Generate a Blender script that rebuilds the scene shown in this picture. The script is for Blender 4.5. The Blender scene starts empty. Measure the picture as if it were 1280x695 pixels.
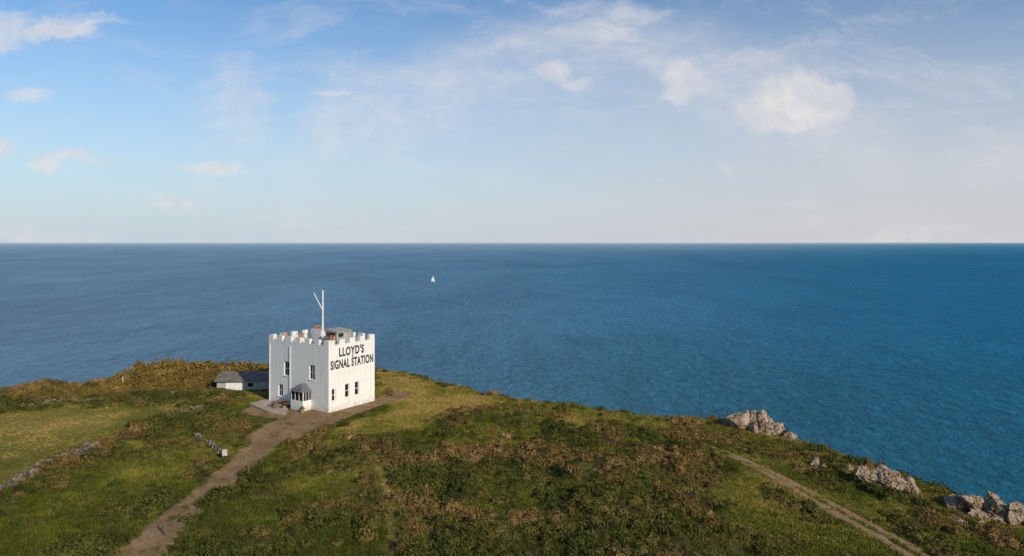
import bpy, bmesh, math, random
import numpy as np
from mathutils import Vector, Matrix, noise as mnoise

random.seed(7)
rng = np.random.default_rng(11)
scene = bpy.context.scene
COL = scene.collection
CAM_H = 20.4
F = 870.0
SEA_Z = -45.0

# ------------------------------------------------------------------ helpers
def link(o): COL.objects.link(o); return o

def tag(o, label=None, category=None, kind=None, group=None):
    if label: o["label"] = label
    if category: o["category"] = category
    if kind: o["kind"] = kind
    if group: o["group"] = group
    return o

def mesh_obj(name, verts, faces, mat=None, parent=None, loc=None, rot=None, smooth=False):
    me = bpy.data.meshes.new(name)
    me.from_pydata([tuple(v) for v in verts], [], [tuple(f) for f in faces])
    me.update()
    if mat: me.materials.append(mat)
    if smooth:
        me.polygons.foreach_set('use_smooth', [True]*len(me.polygons))
    o = bpy.data.objects.new(name, me); link(o)
    if parent: o.parent = parent
    if loc: o.location = loc
    if rot: o.rotation_euler = rot
    return o

def bm_obj(name, bm, mat=None, parent=None, loc=None, rot=None, smooth=False, bevel=0):
    bmesh.ops.recalc_face_normals(bm, faces=bm.faces[:])
    if bevel:
        bmesh.ops.bevel(bm, geom=bm.edges[:], offset=bevel, segments=1, affect='EDGES')
    me = bpy.data.meshes.new(name); bm.to_mesh(me); bm.free()
    if mat: me.materials.append(mat)
    if smooth:
        me.polygons.foreach_set('use_smooth', [True]*len(me.polygons))
    o = bpy.data.objects.new(name, me); link(o)
    if parent: o.parent = parent
    if loc: o.location = loc
    if rot: o.rotation_euler = rot
    return o

def box(bm, x0, x1, y0, y1, z0, z1):
    v = [bm.verts.new(p) for p in ((x0,y0,z0),(x1,y0,z0),(x1,y1,z0),(x0,y1,z0),(x0,y0,z1),(x1,y0,z1),(x1,y1,z1),(x0,y1,z1))]
    for f in ((0,3,2,1),(4,5,6,7),(0,1,5,4),(1,2,6,5),(2,3,7,6),(3,0,4,7)):
        bm.faces.new([v[i] for i in f])
    return v

def tube(bm, p0, p1, r0, r1, n=10):
    p0 = Vector(p0); p1 = Vector(p1)
    d = (p1-p0).normalized()
    a = d.orthogonal().normalized(); b = d.cross(a)
    A=[];B=[]
    for i in range(n):
        t = 2*math.pi*i/n
        o = a*math.cos(t)+b*math.sin(t)
        A.append(bm.verts.new(p0+o*r0)); B.append(bm.verts.new(p1+o*r1))
    for i in range(n):
        j=(i+1)%n
        bm.faces.new((A[i],A[j],B[j],B[i]))
    bm.faces.new(A[::-1]); bm.faces.new(B)

def empty(name, loc, rotz=0):
    e = bpy.data.objects.new(name, None); link(e)
    e.location = loc; e.rotation_euler = (0,0,rotz); e.empty_display_size = 0.5
    return e

# ------------------------------------------------------------------ numpy noise
_lat = [np.random.default_rng(100+i).random((256,256)) for i in range(12)]
def vnoise(x, y, wl, seed=0):
    L = _lat[seed%12]
    X = np.asarray(x)/wl + 37.3*seed; Y = np.asarray(y)/wl + 11.7*seed
    xi = np.floor(X).astype(int); yi = np.floor(Y).astype(int)
    fx = X-xi; fy = Y-yi
    fx = fx*fx*(3-2*fx); fy = fy*fy*(3-2*fy)
    a=L[xi%256,yi%256]; b=L[(xi+1)%256,yi%256]; c=L[xi%256,(yi+1)%256]; d=L[(xi+1)%256,(yi+1)%256]
    return (a*(1-fx)+b*fx)*(1-fy)+(c*(1-fx)+d*fx)*fy
def fbm(x, y, wl, seed=0, octv=4):
    s=0; amp=1; tot=0
    for i in range(octv):
        s = s+amp*vnoise(x,y,wl/(2**i),seed+i); tot+=amp; amp*=0.5
    return s/tot
def sstep(a,b,x):
    t=np.clip((x-a)/(b-a),0,1); return t*t*(3-2*t)

# ------------------------------------------------------------------ site survey
def zb(x):
    t = np.asarray(x, float)-5
    return -0.12*(t+np.sqrt(t*t+36))/2
def site(px, py):
    x = 0.0
    for _ in range(40):
        d = (CAM_H-float(zb(x)))*F/(py-303.0)
        x = 0.5*x+0.5*(px-640)/F*d
    return (x, d)

coast_px = [(0,489),(60,482),(110,478),(170,466),(230,458),(330,457),(400,458),(467,461),(500,465),(540,475),(600,490),(660,500),
            (700,505),(760,510),(830,514),(870,517),(915,523),(960,539),(1000,549),(1050,567),(1080,577),(1140,598),
            (1190,616),(1230,630),(1280,652)]
coast = [site(*p) for p in coast_px]
coast = [(-220,84),(-140,92),(-100,95)] + coast + [(50.5,56),(54,40),(60,15),(66,-10),(70,-90)]
land_poly = coast + [(-400,-90),(-400,84)]

def seg_dist(x, y, pts, closed=False):
    best = np.full(np.shape(x), 1e9); tpar=np.zeros(np.shape(x))
    n=len(pts)
    for i in range(n if closed else n-1):
        ax,ay=pts[i][:2]; bx,by=pts[(i+1)%n][:2]
        dx=bx-ax; dy=by-ay; L2=dx*dx+dy*dy+1e-9
        t=np.clip(((x-ax)*dx+(y-ay)*dy)/L2,0,1)
        d=np.hypot(x-ax-t*dx,y-ay-t*dy)
        m=d<best
        best=np.where(m,d,best); tpar=np.where(m,i+t,tpar)
    return best,tpar
def inpoly(x,y,pts):
    r=np.zeros(np.shape(x),bool); n=len(pts)
    for i in range(n):
        ax,ay=pts[i][:2]; bx,by=pts[(i+1)%n][:2]
        c=((ay>y)!=(by>y))&(x<(bx-ax)*(y-ay)/((by-ay) if by!=ay else 1e-9)+ax)
        r^=c
    return r
def sdf(x,y,pts):
    d,_=seg_dist(x,y,pts,True)
    return np.where(inpoly(x,y,pts),d,-d)

# zones
def S(l): return [site(*p) for p in l]
def chaikin(pts,k=2):
    for _ in range(k):
        q=[pts[0]]
        for a,b in zip(pts[:-1],pts[1:]):
            q.append(tuple(.75*u+.25*v for u,v in zip(a,b))); q.append(tuple(.25*u+.75*v for u,v in zip(a,b)))
        q.append(pts[-1]); pts=q
    return pts
P_past = S([(-200,690),(-200,522),(0,517),(120,509),(240,502),(235,518),(150,547),(75,578),(0,608),(-100,640)])
P_low  = S([(-100,760),(-60,660),(40,612),(100,592),(160,578),(240,560),(285,578),(230,625),(170,670),(110,760)])
P_mid  = S([(200,780),(225,680),(320,592),(400,560),(450,575),(480,620),(490,780)])
P_lawn = S([(292,512),(330,512),(342,524),(318,532),(292,526)])
P_back = S([(470,466),(520,476),(600,494),(640,506),(560,520),(520,535),(455,548),(380,566),(370,556),(420,535),(480,515)])
P_right= S([(870,670),(935,585),(985,592),(1040,640),(1110,700),(1180,780),(800,780)])
P_strip= S([(890,550),(960,560),(1030,584),(1100,620),(1200,655),(1280,690),(1280,760),(1150,700),(1000,610)])
TRACK = chaikin([s+(w,) for s,w in ((site(150,730),3.3),(site(176,695),3.1),(site(206,660),2.7),(site(238,630),2.5),(site(270,603),2.5),(site(300,578),2.8),(site(326,556),3.5),(site(348,541),4.4),(site(380,530),4.2))])
FORE = S([(300,516),(318,503),(345,512),(400,514),(470,498),(495,488),(515,492),(498,501),(462,513),(430,524),(400,534),(372,546),(345,556),(318,558),(305,545),(330,530),(345,524)])
PATHR = chaikin([site(884,556),site(910,566),site(950,586),site(1000,611),site(1050,640),site(1095,666),site(1145,698),site(1190,730)])
PATHM = [site(466,562),site(480,595),site(488,640),site(491,720)]
HEDGE = [site(322,588),site(290,604),site(255,630),site(225,655),site(207,680),site(196,720)]
WALL_D = [site(78,583),site(115,566),site(160,550),site(205,532),site(243,515),site(262,505)]
WALL_C = [site(-40,516),site(0,513),(site(60,508)),site(130,503),site(200,498),site(262,492)]
ROCKS = [(site(955,537),5.0),(site(1108,610),3.2),(site(1240,645),4.0),(site(1207,654),1.4),(site(1018,583),1.2),(site(1060,588),1.5)]

def track_field(x,y):
    pts=[p[:2] for p in TRACK]; ws=np.array([p[2] for p in TRACK])
    d,t=seg_dist(x,y,pts)
    i=np.clip(t.astype(int),0,len(ws)-2); fr=t-i
    w=ws[i]*(1-fr)+ws[i+1]*fr
    crown=np.where(d<0.45,(0.45-d)*1.1*sstep(0.50,0.62,fbm(x,y,5,2))*sstep(78,70,y),0)
    f1=w/2-d-crown*3
    f2=sdf(x,y,FORE)
    n=(fbm(x,y,2.2,3)-0.5)*0.9+(vnoise(x,y,0.5,5)-0.5)*0.45
    return np.maximum(f1,f2)+n
def path_field(x,y):
    d,t=seg_dist(x,y,PATHR)
    n=(fbm(x,y,1.8,6)-0.5)*0.7+(vnoise(x,y,0.4,2)-0.5)*0.5
    w=0.85+0.02*t
    rut=np.minimum(w-d, d-0.16+(vnoise(x,y,2.2,8)-0.5)*0.45)
    return rut*0.9+n*0.45
def zones(x,y):
    nz=(fbm(x,y,7,1)-0.5)*5+(fbm(x,y,1.6,4)-0.5)*2.2
    def m(P,soft=1.2): return sstep(-soft,soft,sdf(x,y,P)+nz)
    past=m(P_past,.6); low=m(P_low); mid=m(P_mid); back=m(P_back); right=m(P_right); strip=m(P_strip)
    lawn=sstep(-.3,.3,sdf(x,y,P_lawn))
    edge=sstep(14,4,sdf(x,y,land_poly))
    g=np.maximum.reduce([past,low*0.93,mid*0.95,back,right*0.95,strip*0.88,lawn,edge*0.75*(x>-20)])
    patch=sstep(0.54,0.62,fbm(x,y,6,7))
    g=np.maximum(g,patch*0.7)
    sparse = sstep(0.53,0.61,fbm(x,y,6,9))*np.maximum.reduce([low*1.15,mid,right*.9,strip*.9])
    scrub=np.clip(1-g+sparse*0.8,0,1)
    dh,_=seg_dist(x,y,HEDGE); hedge=sstep(0.9,0.3,dh+(vnoise(x,y,1.5,2)-.5)*.9)
    dw,_=seg_dist(x,y,WALL_D); wd=sstep(2.4,0.9,dw+(vnoise(x,y,2,3)-.5)*1.8)
    dc,_=seg_dist(x,y,WALL_C); wc=sstep(1.3,0.6,dc+(vnoise(x,y,2,3)-.5)*1.2)
    scrub=np.maximum.reduce([scrub,hedge,wd*0.95,wc*0.8])
    tf=track_field(x,y); pf=path_field(x,y)
    dm,_=seg_dist(x,y,PATHM); pm=sstep(0.55,0.1,dm+(fbm(x,y,1.5,1)-.5)*.8)*0.8
    pr,_=seg_dist(x,y,PATHR); pbuf=np.maximum(sstep(3.0,1.4,pr),0.7*sstep(1.2,0.5,dm))
    dirt=np.maximum(sstep(-0.35,0.25,tf), sstep(-0.25,0.2,pf))
    scrub=scrub*(1-dirt)*(1-pm)*(1-0.85*pbuf)
    rk=np.zeros(np.shape(x))
    for (q,rr) in ROCKS: rk=np.maximum(rk,sstep(rr*1.3,rr*0.6,np.hypot((x-q[0]),(y-q[1])*1.3)+(fbm(x,y,2,5)-.5)*1.5))
    scrub=scrub*(1-0.6*rk)
    dx=x+24; dy=y-89
    nearb=np.hypot(dx,dy)
    scrub=scrub*sstep(9,13,nearb)
    ridge=sstep(-30,-36,x)*sstep(90,94,y)
    near=sstep(66,48,y)  # vignette-like foreground darkening, put into soil mix and grass tint
    bare=np.clip(rk*0.6+0.55*edge*sstep(25,35,x)*sstep(0.5,0.6,fbm(x,y,4,6)),0,1)
    dry=np.clip(back*1.0+past*0.25+pm*0.9+edge*0.6+rk*.3+sstep(0.5,0.7,fbm(x,y,12,5))*0.5*(1-near*.7),0,1)
    bright=np.clip(past*0.7+back*0.9+right*1.0+strip*0.85+edge*.4,0,1)
    return dict(scrub=scrub,dirt=dirt,dry=dry,bright=bright,lawn=lawn,hedge=hedge,wd=wd,past=past,low=low,mid=mid,right=right,pm=pm,ridge=ridge,edge=edge,pbuf=pbuf,bare=bare,near=near)

# ------------------------------------------------------------------ terrain
GX0,GX1,GY0,GY1,ST = -150.0,102.0,-20.0,160.0,0.5
nx=int((GX1-GX0)/ST)+1; ny=int((GY1-GY0)/ST)+1
gx=np.linspace(GX0,GX1,nx); gy=np.linspace(GY0,GY1,ny)
XX,YY=np.meshgrid(gx,gy)
sd=sdf(XX,YY,land_poly)
cw=(fbm(XX,YY,14,2)-0.5)*2.5
sdw=sd+cw*sstep(0,-6,sd)
inner=np.clip(sd,0,7)
drop=0.30*(1-inner/7)**2
o=np.clip(-sdw,0,None)
drop=drop+ (1.55*(np.sqrt(o*o+2.2)-math.sqrt(2.2))+0.35*o)*(sd<0)
cl=sstep(1,8,o)
Z=zb(XX)-drop+cl*(fbm(XX,YY,7,3)-0.5)*7+cl*(fbm(XX,YY,2,6)-0.5)*2
zn=zones(XX,YY)
nearb=np.hypot(XX+25,YY-90)
flat=sstep(9,18,nearb)
calm=(1-zn['dirt'])*flat*(1-0.85*zn['pbuf'])
Z+= (fbm(XX,YY,22,0)-0.5)*1.3*flat
Z+= calm*(0.35*(fbm(XX,YY,3.5,1)-0.5)*(1-0.6*zn['past'])+zn['scrub']*(fbm(XX,YY,4.5,8)-0.5)*1.8+zn['scrub']*(fbm(XX,YY,1.3,2,2)-0.4)*0.5)
mx,my=site(742,594); Z+=1.7*np.exp(-(((XX-mx)/3.3)**2+((YY-my)/1.9)**2))-0.8*np.exp(-(((XX-mx+3.6)/1.6)**2+((YY-my+0.6)/1.4)**2))
hx,hy=site(838,530); Z-=1.2*np.exp(-(((XX-hx)/2.4)**2+((YY-hy)/1.6)**2))
tf=track_field(XX,YY)
Z-= 0.06*sstep(0,1,tf)
Z=np.maximum(Z,SEA_Z-8)
def ground(x,y):
    fx=(np.asarray(x,float)-GX0)/ST; fy=(np.asarray(y,float)-GY0)/ST
    ix=np.clip(np.floor(fx).astype(int),0,nx-2); iy=np.clip(np.floor(fy).astype(int),0,ny-2)
    a=fx-ix; b=fy-iy
    return (Z[iy,ix]*(1-a)+Z[iy,ix+1]*a)*(1-b)+(Z[iy+1,ix]*(1-a)+Z[iy+1,ix+1]*a)*b
def gz(x,y): return float(ground(x,y))

# ------------------------------------------------------------------ material helpers
def new_mat(name):
    m=bpy.data.materials.new(name); m.use_nodes=True
    nt=m.node_tree; nt.nodes.clear()
    out=nt.nodes.new('ShaderNodeOutputMaterial'); bs=nt.nodes.new('ShaderNodeBsdfPrincipled')
    nt.links.new(bs.outputs[0],out.inputs[0])
    return m,nt,bs,out
class N:
    def __init__(s,nt): s.nt=nt
    def node(s,t,**k):
        n=s.nt.nodes.new(t)
        for a,b in k.items(): setattr(n,a,b)
        return n
    def l(s,a,b): s.nt.links.new(a,b)
    def put(s,v,sock):
        if hasattr(v,'is_output'): s.l(v,sock)
        else: sock.default_value=v
    def math(s,op,a,b=None,c=None,clamp=False):
        n=s.node('ShaderNodeMath',operation=op); n.use_clamp=clamp
        s.put(a,n.inputs[0])
        if b is not None: s.put(b,n.inputs[1])
        if c is not None: s.put(c,n.inputs[2])
        return n.outputs[0]
    def vec(s,op,a,b=None):
        n=s.node('ShaderNodeVectorMath',operation=op); s.put(a,n.inputs[0])
        if b is not None: s.put(b,n.inputs[1])
        return n.outputs['Value'] if op in('LENGTH','DOT_PRODUCT') else n.outputs[0]
    def noise(s,vec,scale,detail=4,rough=0.5,dist=0.0,col=False):
        n=s.node('ShaderNodeTexNoise'); s.put(vec,n.inputs['Vector'])
        n.inputs['Scale'].default_value=scale; n.inputs['Detail'].default_value=detail
        n.inputs['Roughness'].default_value=rough; n.inputs['Distortion'].default_value=dist
        return n.outputs['Color' if col else 'Fac']
    def mr(s,v,a,b,c=0.0,d=1.0,smooth=True):
        n=s.node('ShaderNodeMapRange',interpolation_type='SMOOTHSTEP' if smooth else 'LINEAR')
        s.put(v,n.inputs[0]); n.inputs[1].default_value=a;n.inputs[2].default_value=b;n.inputs[3].default_value=c;n.inputs[4].default_value=d
        return n.outputs[0]
    def mix(s,f,a,b,blend='MIX'):
        n=s.node('ShaderNodeMix',data_type='RGBA',blend_type=blend)
        s.put(f,n.inputs[0]); s.put(a,n.inputs[6]); s.put(b,n.inputs[7]); return n.outputs[2]
    def pos(s): return s.node('ShaderNodeNewGeometry').outputs['Position']
    def bump(s,h,strength,dist):
        n=s.node('ShaderNodeBump'); s.put(h,n.inputs['Height']); n.inputs['Strength'].default_value=strength; n.inputs['Distance'].default_value=dist
        return n.outputs[0]
def C(r,g,b): return (r,g,b,1)

def simple(name,c,rough=0.6,var=0.12,scale=3,bump=0.0,metal=0,spec=0.4,bscale=20):
    m,nt,bs,_=new_mat(name); n=N(nt)
    tc=n.node('ShaderNodeTexCoord').outputs['Object']
    f=n.noise(tc,scale,4,0.6)
    lo=C(*[v*(1-var*1.5) for v in c]); hi=C(*[min(v*(1+var),1) for v in c])
    n.l(n.mix(n.mr(f,0.3,0.7),lo,hi),bs.inputs['Base Color'])
    bs.inputs['Roughness'].default_value=rough; bs.inputs['Metallic'].default_value=metal
    bs.inputs['Specular IOR Level'].default_value=spec
    if bump: n.l(n.bump(n.noise(tc,bscale,4),bump,0.02),bs.inputs['Normal'])
    return m

# ground
m_ground,nt,bs,_=new_mat('ground_turf'); n=N(nt)
at=n.node('ShaderNodeAttribute',attribute_name='zone'); sep=n.node('ShaderNodeSeparateColor'); n.l(at.outputs['Color'],sep.inputs[0])
P=n.pos()
n1=n.noise(P,0.25,4,0.6); n2=n.noise(P,1.7,4,0.65); n3=n.noise(P,9,3,0.7)
grass=n.mix(n.mr(n2,0.3,0.7),C(0.066,0.068,0.014),C(0.14,0.127,0.030))
grass=n.mix(n.mr(n1,0.46,0.68),grass,C(0.18,0.135,0.045))
gdry=n.mix(n.mr(n3,0.3,0.7),C(0.19,0.148,0.042),C(0.33,0.245,0.085))
grass=n.mix(sep.outputs['Green'],grass,gdry)
soil=n.mix(n.mr(n3,0.3,0.7),C(0.022,0.019,0.009),C(0.058,0.043,0.019))
col=n.mix(sep.outputs['Red'],grass,soil)
dirt=n.mix(n.mr(n2,0.3,0.7),C(0.19,0.128,0.060),C(0.29,0.20,0.105))
bc=n.mix(n.mr(n2,0.4,0.6),C(0.15,0.09,0.05),C(0.27,0.19,0.12))
col=n.mix(n.math('MULTIPLY',at.outputs['Alpha'],n.mr(n.noise(P,1.1,4,0.6),0.4,0.55)),col,bc)
col=n.mix(sep.outputs['Blue'],col,dirt)
rockc=n.mix(n.mr(n2,0.35,0.65),C(0.12,0.09,0.06),C(0.30,0.24,0.18))
sepn=n.node('ShaderNodeSeparateXYZ'); n.l(n.node('ShaderNodeNewGeometry').outputs['True Normal'],sepn.inputs[0])
steep=n.mr(sepn.outputs[2],0.66,0.56)
col=n.mix(steep,col,rockc)
n.l(col,bs.inputs['Base Color']); bs.inputs['Roughness'].default_value=0.95; bs.inputs['Specular IOR Level'].default_value=0.1
hb=n.math('ADD',n.math('MULTIPLY',n2,0.6),n.math('MULTIPLY',n3,0.5))
n.l(n.bump(hb,0.8,0.15),bs.inputs['Normal'])

# dirt sheet
m_dirt,nt,bs,_=new_mat('trodden_earth'); n=N(nt); P=n.pos()
a1=n.noise(P,0.5,4,0.6); a2=n.noise(P,3.5,4,0.7); a3=n.noise(P,16,3,0.7)
c=n.mix(n.mr(a1,0.35,0.65),C(0.235,0.145,0.072),C(0.335,0.222,0.122))
c=n.mix(n.mr(a2,0.44,0.68,0,0.8),c,C(0.155,0.095,0.046))
c=n.mix(n.mr(a3,0.54,0.70,0,0.6),c,C(0.43,0.32,0.20))
n.l(c,bs.inputs['Base Color']); bs.inputs['Roughness'].default_value=0.95; bs.inputs['Specular IOR Level'].default_value=0.02
n.l(n.bump(n.math('ADD',a2,a3),0.6,0.06),bs.inputs['Normal'])

def veg_mat(name,stops,bright=1.0):
    m,nt,bs,_=new_mat(name); n=N(nt)
    at=n.node('ShaderNodeAttribute',attribute_name='tint',attribute_type='INSTANCER')
    oi=n.node('ShaderNodeObjectInfo'); P=n.pos()
    f=n.math('ADD',at.outputs['Fac'],n.math('MULTIPLY',n.math('SUBTRACT',n.noise(P,1.2,2,0.6),0.5),0.55))
    f=n.math('ADD',f,n.math('MULTIPLY',n.math('SUBTRACT',oi.outputs['Random'],0.5),0.20),clamp=True)
    r=n.node('ShaderNodeValToRGB'); n.l(f,r.inputs[0])
    el=r.color_ramp.elements
    while len(el)<len(stops): el.new(0.5)
    for e,(p,cc) in zip(el,stops): e.position=p; e.color=C(*cc)
    b=n.math('MULTIPLY_ADD',n.noise(P,5,2,0.7),1.0,0.50*bright)
    b=n.math('MULTIPLY',b,n.math('MULTIPLY_ADD',oi.outputs['Random'],0.42,0.79*bright))
    hs=n.node('ShaderNodeVectorMath',operation='SCALE'); n.l(r.outputs[0],hs.inputs[0]); n.l(b,hs.inputs['Scale'])
    n.l(hs.outputs[0],bs.inputs['Base Color'])
    bs.inputs['Roughness'].default_value=0.85; bs.inputs['Specular IOR Level'].default_value=0.05
    return m
m_scrub=veg_mat('heath_foliage',[(0.0,(0.058,0.068,0.015)),(0.35,(0.105,0.096,0.023)),(0.6,(0.148,0.101,0.034)),(0.85,(0.190,0.118,0.043)),(1.0,(0.25,0.162,0.060))])
m_grass=veg_mat('grass_blades',[(0.0,(0.066,0.083,0.012)),(0.4,(0.143,0.151,0.023)),(0.7,(0.255,0.217,0.045)),(1.0,(0.39,0.28,0.088))])
m_gorse=veg_mat('gorse_foliage',[(0.0,(0.18,0.128,0.034)),(0.25,(0.24,0.158,0.044)),(0.6,(0.28,0.175,0.055)),(1.0,(0.34,0.22,0.08))])

m_rock,nt,bs,_=new_mat('lichened_rock'); n=N(nt); P=n.pos()
r1=n.noise(P,0.7,5,0.65); r2=n.noise(P,4,5,0.7); 
vo=n.node('ShaderNodeTexVoronoi',feature='DISTANCE_TO_EDGE'); vo.inputs['Scale'].default_value=0.8
wv=n.vec('ADD',P,n.noise(P,1.5,3,0.5,col=True))
vo_in=n.vec('MULTIPLY',wv,(1.3,1.3,0.8)); n.l(vo_in,vo.inputs['Vector'])
c=n.mix(n.mr(r1,0.35,0.65),C(0.32,0.225,0.145),C(0.50,0.38,0.275))
c=n.mix(n.mr(r2,0.52,0.70,0,0.65),c,C(0.16,0.105,0.062))
c=n.mix(n.mr(n.noise(P,2.2,4,0.7),0.56,0.68,0,0.65),c,C(0.60,0.49,0.38))
crack=n.mr(vo.outputs[0],0.0,0.05,0.85,0.0)
c=n.mix(crack,c,C(0.05,0.038,0.026))
n.l(c,bs.inputs['Base Color']); bs.inputs['Roughness'].default_value=0.9; bs.inputs['Specular IOR Level'].default_value=0.05
n.l(n.bump(n.math('ADD',n.math('MULTIPLY',crack,-0.8),n.math('ADD',r2,r1)),1.0,0.3),bs.inputs['Normal'])

m_stone=simple('field_stone',(0.175,0.145,0.10),0.95,0.5,2.5,0.6,spec=.03)
# white render
m_white,nt,bs,_=new_mat('white_render'); n=N(nt)
tc=n.node('ShaderNodeTexCoord').outputs['Object']
st=n.vec('MULTIPLY',tc,(2.2,2.2,0.25))
f=n.noise(st,1.2,5,0.65); f2=n.noise(tc,0.6,4,0.6)
c=n.mix(n.mr(f,0.46,0.76,0,0.6),C(0.76,0.74,0.71),C(0.56,0.54,0.49))
c=n.mix(n.mr(f2,0.50,0.8,0,0.5),c,C(0.60,0.585,0.55))
sz=n.node('ShaderNodeSeparateXYZ'); n.l(tc,sz.inputs[0])
base=n.math('MULTIPLY',n.mr(sz.outputs[2],0.9,0.0),n.mr(n.noise(tc,2,4,0.7),0.35,0.6))
c=n.mix(n.math('MULTIPLY',base,0.6),c,C(0.42,0.38,0.30))
top=n.math('MULTIPLY',n.mr(sz.outputs[2],6.9,8.5),n.mr(n.noise(st,2.5,4,0.7),0.45,0.65))
c=n.mix(n.math('MULTIPLY',top,0.45),c,C(0.45,0.43,0.39))
n.l(c,bs.inputs['Base Color']); bs.inputs['Roughness'].default_value=0.8; bs.inputs['Specular IOR Level'].default_value=0.25
n.l(n.bump(n.noise(tc,14,4,0.7),0.35,0.03),bs.inputs['Normal'])
m_shed=simple('weathered_render',(0.42,0.39,0.34),0.9,0.2,1.0,0.3)
m_trim=simple('white_paint',(0.76,0.76,0.74),0.5,0.05)
m_lead=simple('lead_roofing',(0.15,0.15,0.15),0.6,0.2,2,0.2)
m_felt=simple('roof_felt',(0.34,0.325,0.295),0.85,0.2,1.2,0.3)
m_slate=simple('slate_roofing',(0.17,0.15,0.13),0.8,0.25,1.5,0.5,bscale=8,spec=.1)
m_terra=simple('terracotta',(0.45,0.20,0.10),0.8,0.2,6)
m_black=simple('black_paint',(0.024,0.024,0.026),0.6,0.2)
m_wood=simple('weathered_wood',(0.13,0.09,0.06),0.85,0.3,8,0.4)
m_brown=simple('stained_wood',(0.24,0.11,0.055),0.7,0.25,6)
m_paving=simple('concrete_paving',(0.42,0.34,0.26),0.9,0.2,1.5,0.3)
m_metal=simple('galvanised_metal',(0.35,0.36,0.37),0.45,0.15,4,metal=0.6)
m_sail=simple('white_sailcloth',(0.7,0.69,0.66),0.7,0.04)
m_hull=simple('white_hull_paint',(0.65,0.65,0.64),0.35,0.05)
m_sign=simple('weathered_board',(0.45,0.45,0.41),0.7,0.15,5)
m_glass,nt,bs,_=new_mat('window_glass'); 
bs.inputs['Base Color'].default_value=C(0.015,0.018,0.022); bs.inputs['Roughness'].default_value=0.08; bs.inputs['Specular IOR Level'].default_value=0.6
n=N(nt); n.l(n.bump(n.noise(n.node('ShaderNodeTexCoord').outputs['Object'],2.5,2),0.15,0.02),bs.inputs['Normal'])

# ------------------------------------------------------------------ build terrain mesh
def grid_mesh(name, V, idx_faces, mat):
    me=bpy.data.meshes.new(name)
    me.vertices.add(len(V)); me.vertices.foreach_set('co',V.astype(np.float32).ravel())
    nf=len(idx_faces)
    me.loops.add(nf*4); me.loops.foreach_set('vertex_index',idx_faces.astype(np.int32).ravel())
    me.polygons.add(nf)
    me.polygons.foreach_set('loop_start',np.arange(0,nf*4,4,dtype=np.int32))
    me.update(calc_edges=True); me.validate()
    me.polygons.foreach_set('use_smooth',np.ones(len(me.polygons),bool))
    me.materials.append(mat)
    return me
V=np.stack([XX,YY,Z],-1).reshape(-1,3)
ii=np.arange(ny-1)[:,None]*nx+np.arange(nx-1)[None,:]
faces=np.stack([ii,ii+1,ii+nx+1,ii+nx],-1).reshape(-1,4)
me=grid_mesh('ground',V,faces,m_ground)
ca=me.color_attributes.new('zone','FLOAT_COLOR','POINT')
arr=np.stack([np.maximum(zn['scrub'],0.4*zn['near']*(1-zn['dirt'])),zn['dry'],zn['dirt'],zn['bare']],-1).reshape(-1,4).astype(np.float32)  # red: scrub soil, plus painted darkening of the near ground
ca.data.foreach_set('color',arr.ravel())
g=link(bpy.data.objects.new('ground',me)); tag(g,"grassy clifftop headland of turf, heather and bare earth","ground","structure")

def sheet(name, field, x0,x1,y0,y1, st, mat, label):
    xs=np.arange(x0,x1,st); ys=np.arange(y0,y1,st)
    X,Y=np.meshgrid(xs,ys); f=field(X,Y); zz=ground(X,Y)+np.clip(f*0.16,-0.07,0.04)
    ok=f>-0.4
    a=ok[:-1,:-1]|ok[1:,:-1]|ok[:-1,1:]|ok[1:,1:]
    I=np.arange(len(ys)-1)[:,None]*len(xs)+np.arange(len(xs)-1)[None,:]
    fa=np.stack([I,I+1,I+len(xs)+1,I+len(xs)],-1)[a]
    used,inv=np.unique(fa,return_inverse=True)
    VV=np.stack([X,Y,zz],-1).reshape(-1,3)[used]
    me=grid_mesh(name,VV,inv.reshape(-1,4),mat)
    o=link(bpy.data.objects.new(name,me)); tag(o,label,"track" if 'track' in name else "path","structure"); return o
sheet('dirt_track',track_field,-44,-8,38,108,0.2,m_dirt,"brown dirt track widening into a forecourt")
sheet('footpath',path_field,20,52,38,94,0.16,m_dirt,"narrow earth footpath with grass strip along its middle")

# terrace paving
tp=S([(311,505),(340,499),(360,512),(357,519),(335,516)])
bm=bmesh.new()
top=[bm.verts.new((p[0],p[1],gz(*p)+0.13)) for p in tp]
zt=max(v.co.z for v in top)
for v in top: v.co.z=zt
bot=[bm.verts.new((v.co.x,v.co.y,zt-0.5)) for v in top]
bm.faces.new(top); bm.faces.new(bot[::-1])
for i in range(5):
    j=(i+1)%5; bm.faces.new((top[i],bot[i],bot[j],top[j]))
tag(bm_obj('terrace',bm,m_paving),"pale paved terrace beside the station","terrace","structure")

# ------------------------------------------------------------------ sea
m_sea,nt,bs,out=new_mat('sea_water'); n=N(nt); nt.nodes.remove(bs)
P=n.pos()
sx=n.node('ShaderNodeSeparateXYZ'); n.l(P,sx.inputs[0])
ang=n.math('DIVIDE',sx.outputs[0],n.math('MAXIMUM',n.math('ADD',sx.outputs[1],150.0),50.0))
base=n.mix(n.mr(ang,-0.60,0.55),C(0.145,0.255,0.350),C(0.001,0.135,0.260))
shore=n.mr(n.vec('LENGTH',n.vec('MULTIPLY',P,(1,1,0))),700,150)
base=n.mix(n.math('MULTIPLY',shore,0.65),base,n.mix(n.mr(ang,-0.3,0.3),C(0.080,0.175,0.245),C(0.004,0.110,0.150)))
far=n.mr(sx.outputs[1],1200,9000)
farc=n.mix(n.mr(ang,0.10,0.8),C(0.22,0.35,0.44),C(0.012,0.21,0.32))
base=n.mix(n.math('MULTIPLY',far,0.6),base,farc)  # distance haze mixed into the water colour
hor=n.mr(n.vec('LENGTH',n.vec('MULTIPLY',P,(1,1,0))),4000,45000)
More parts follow.
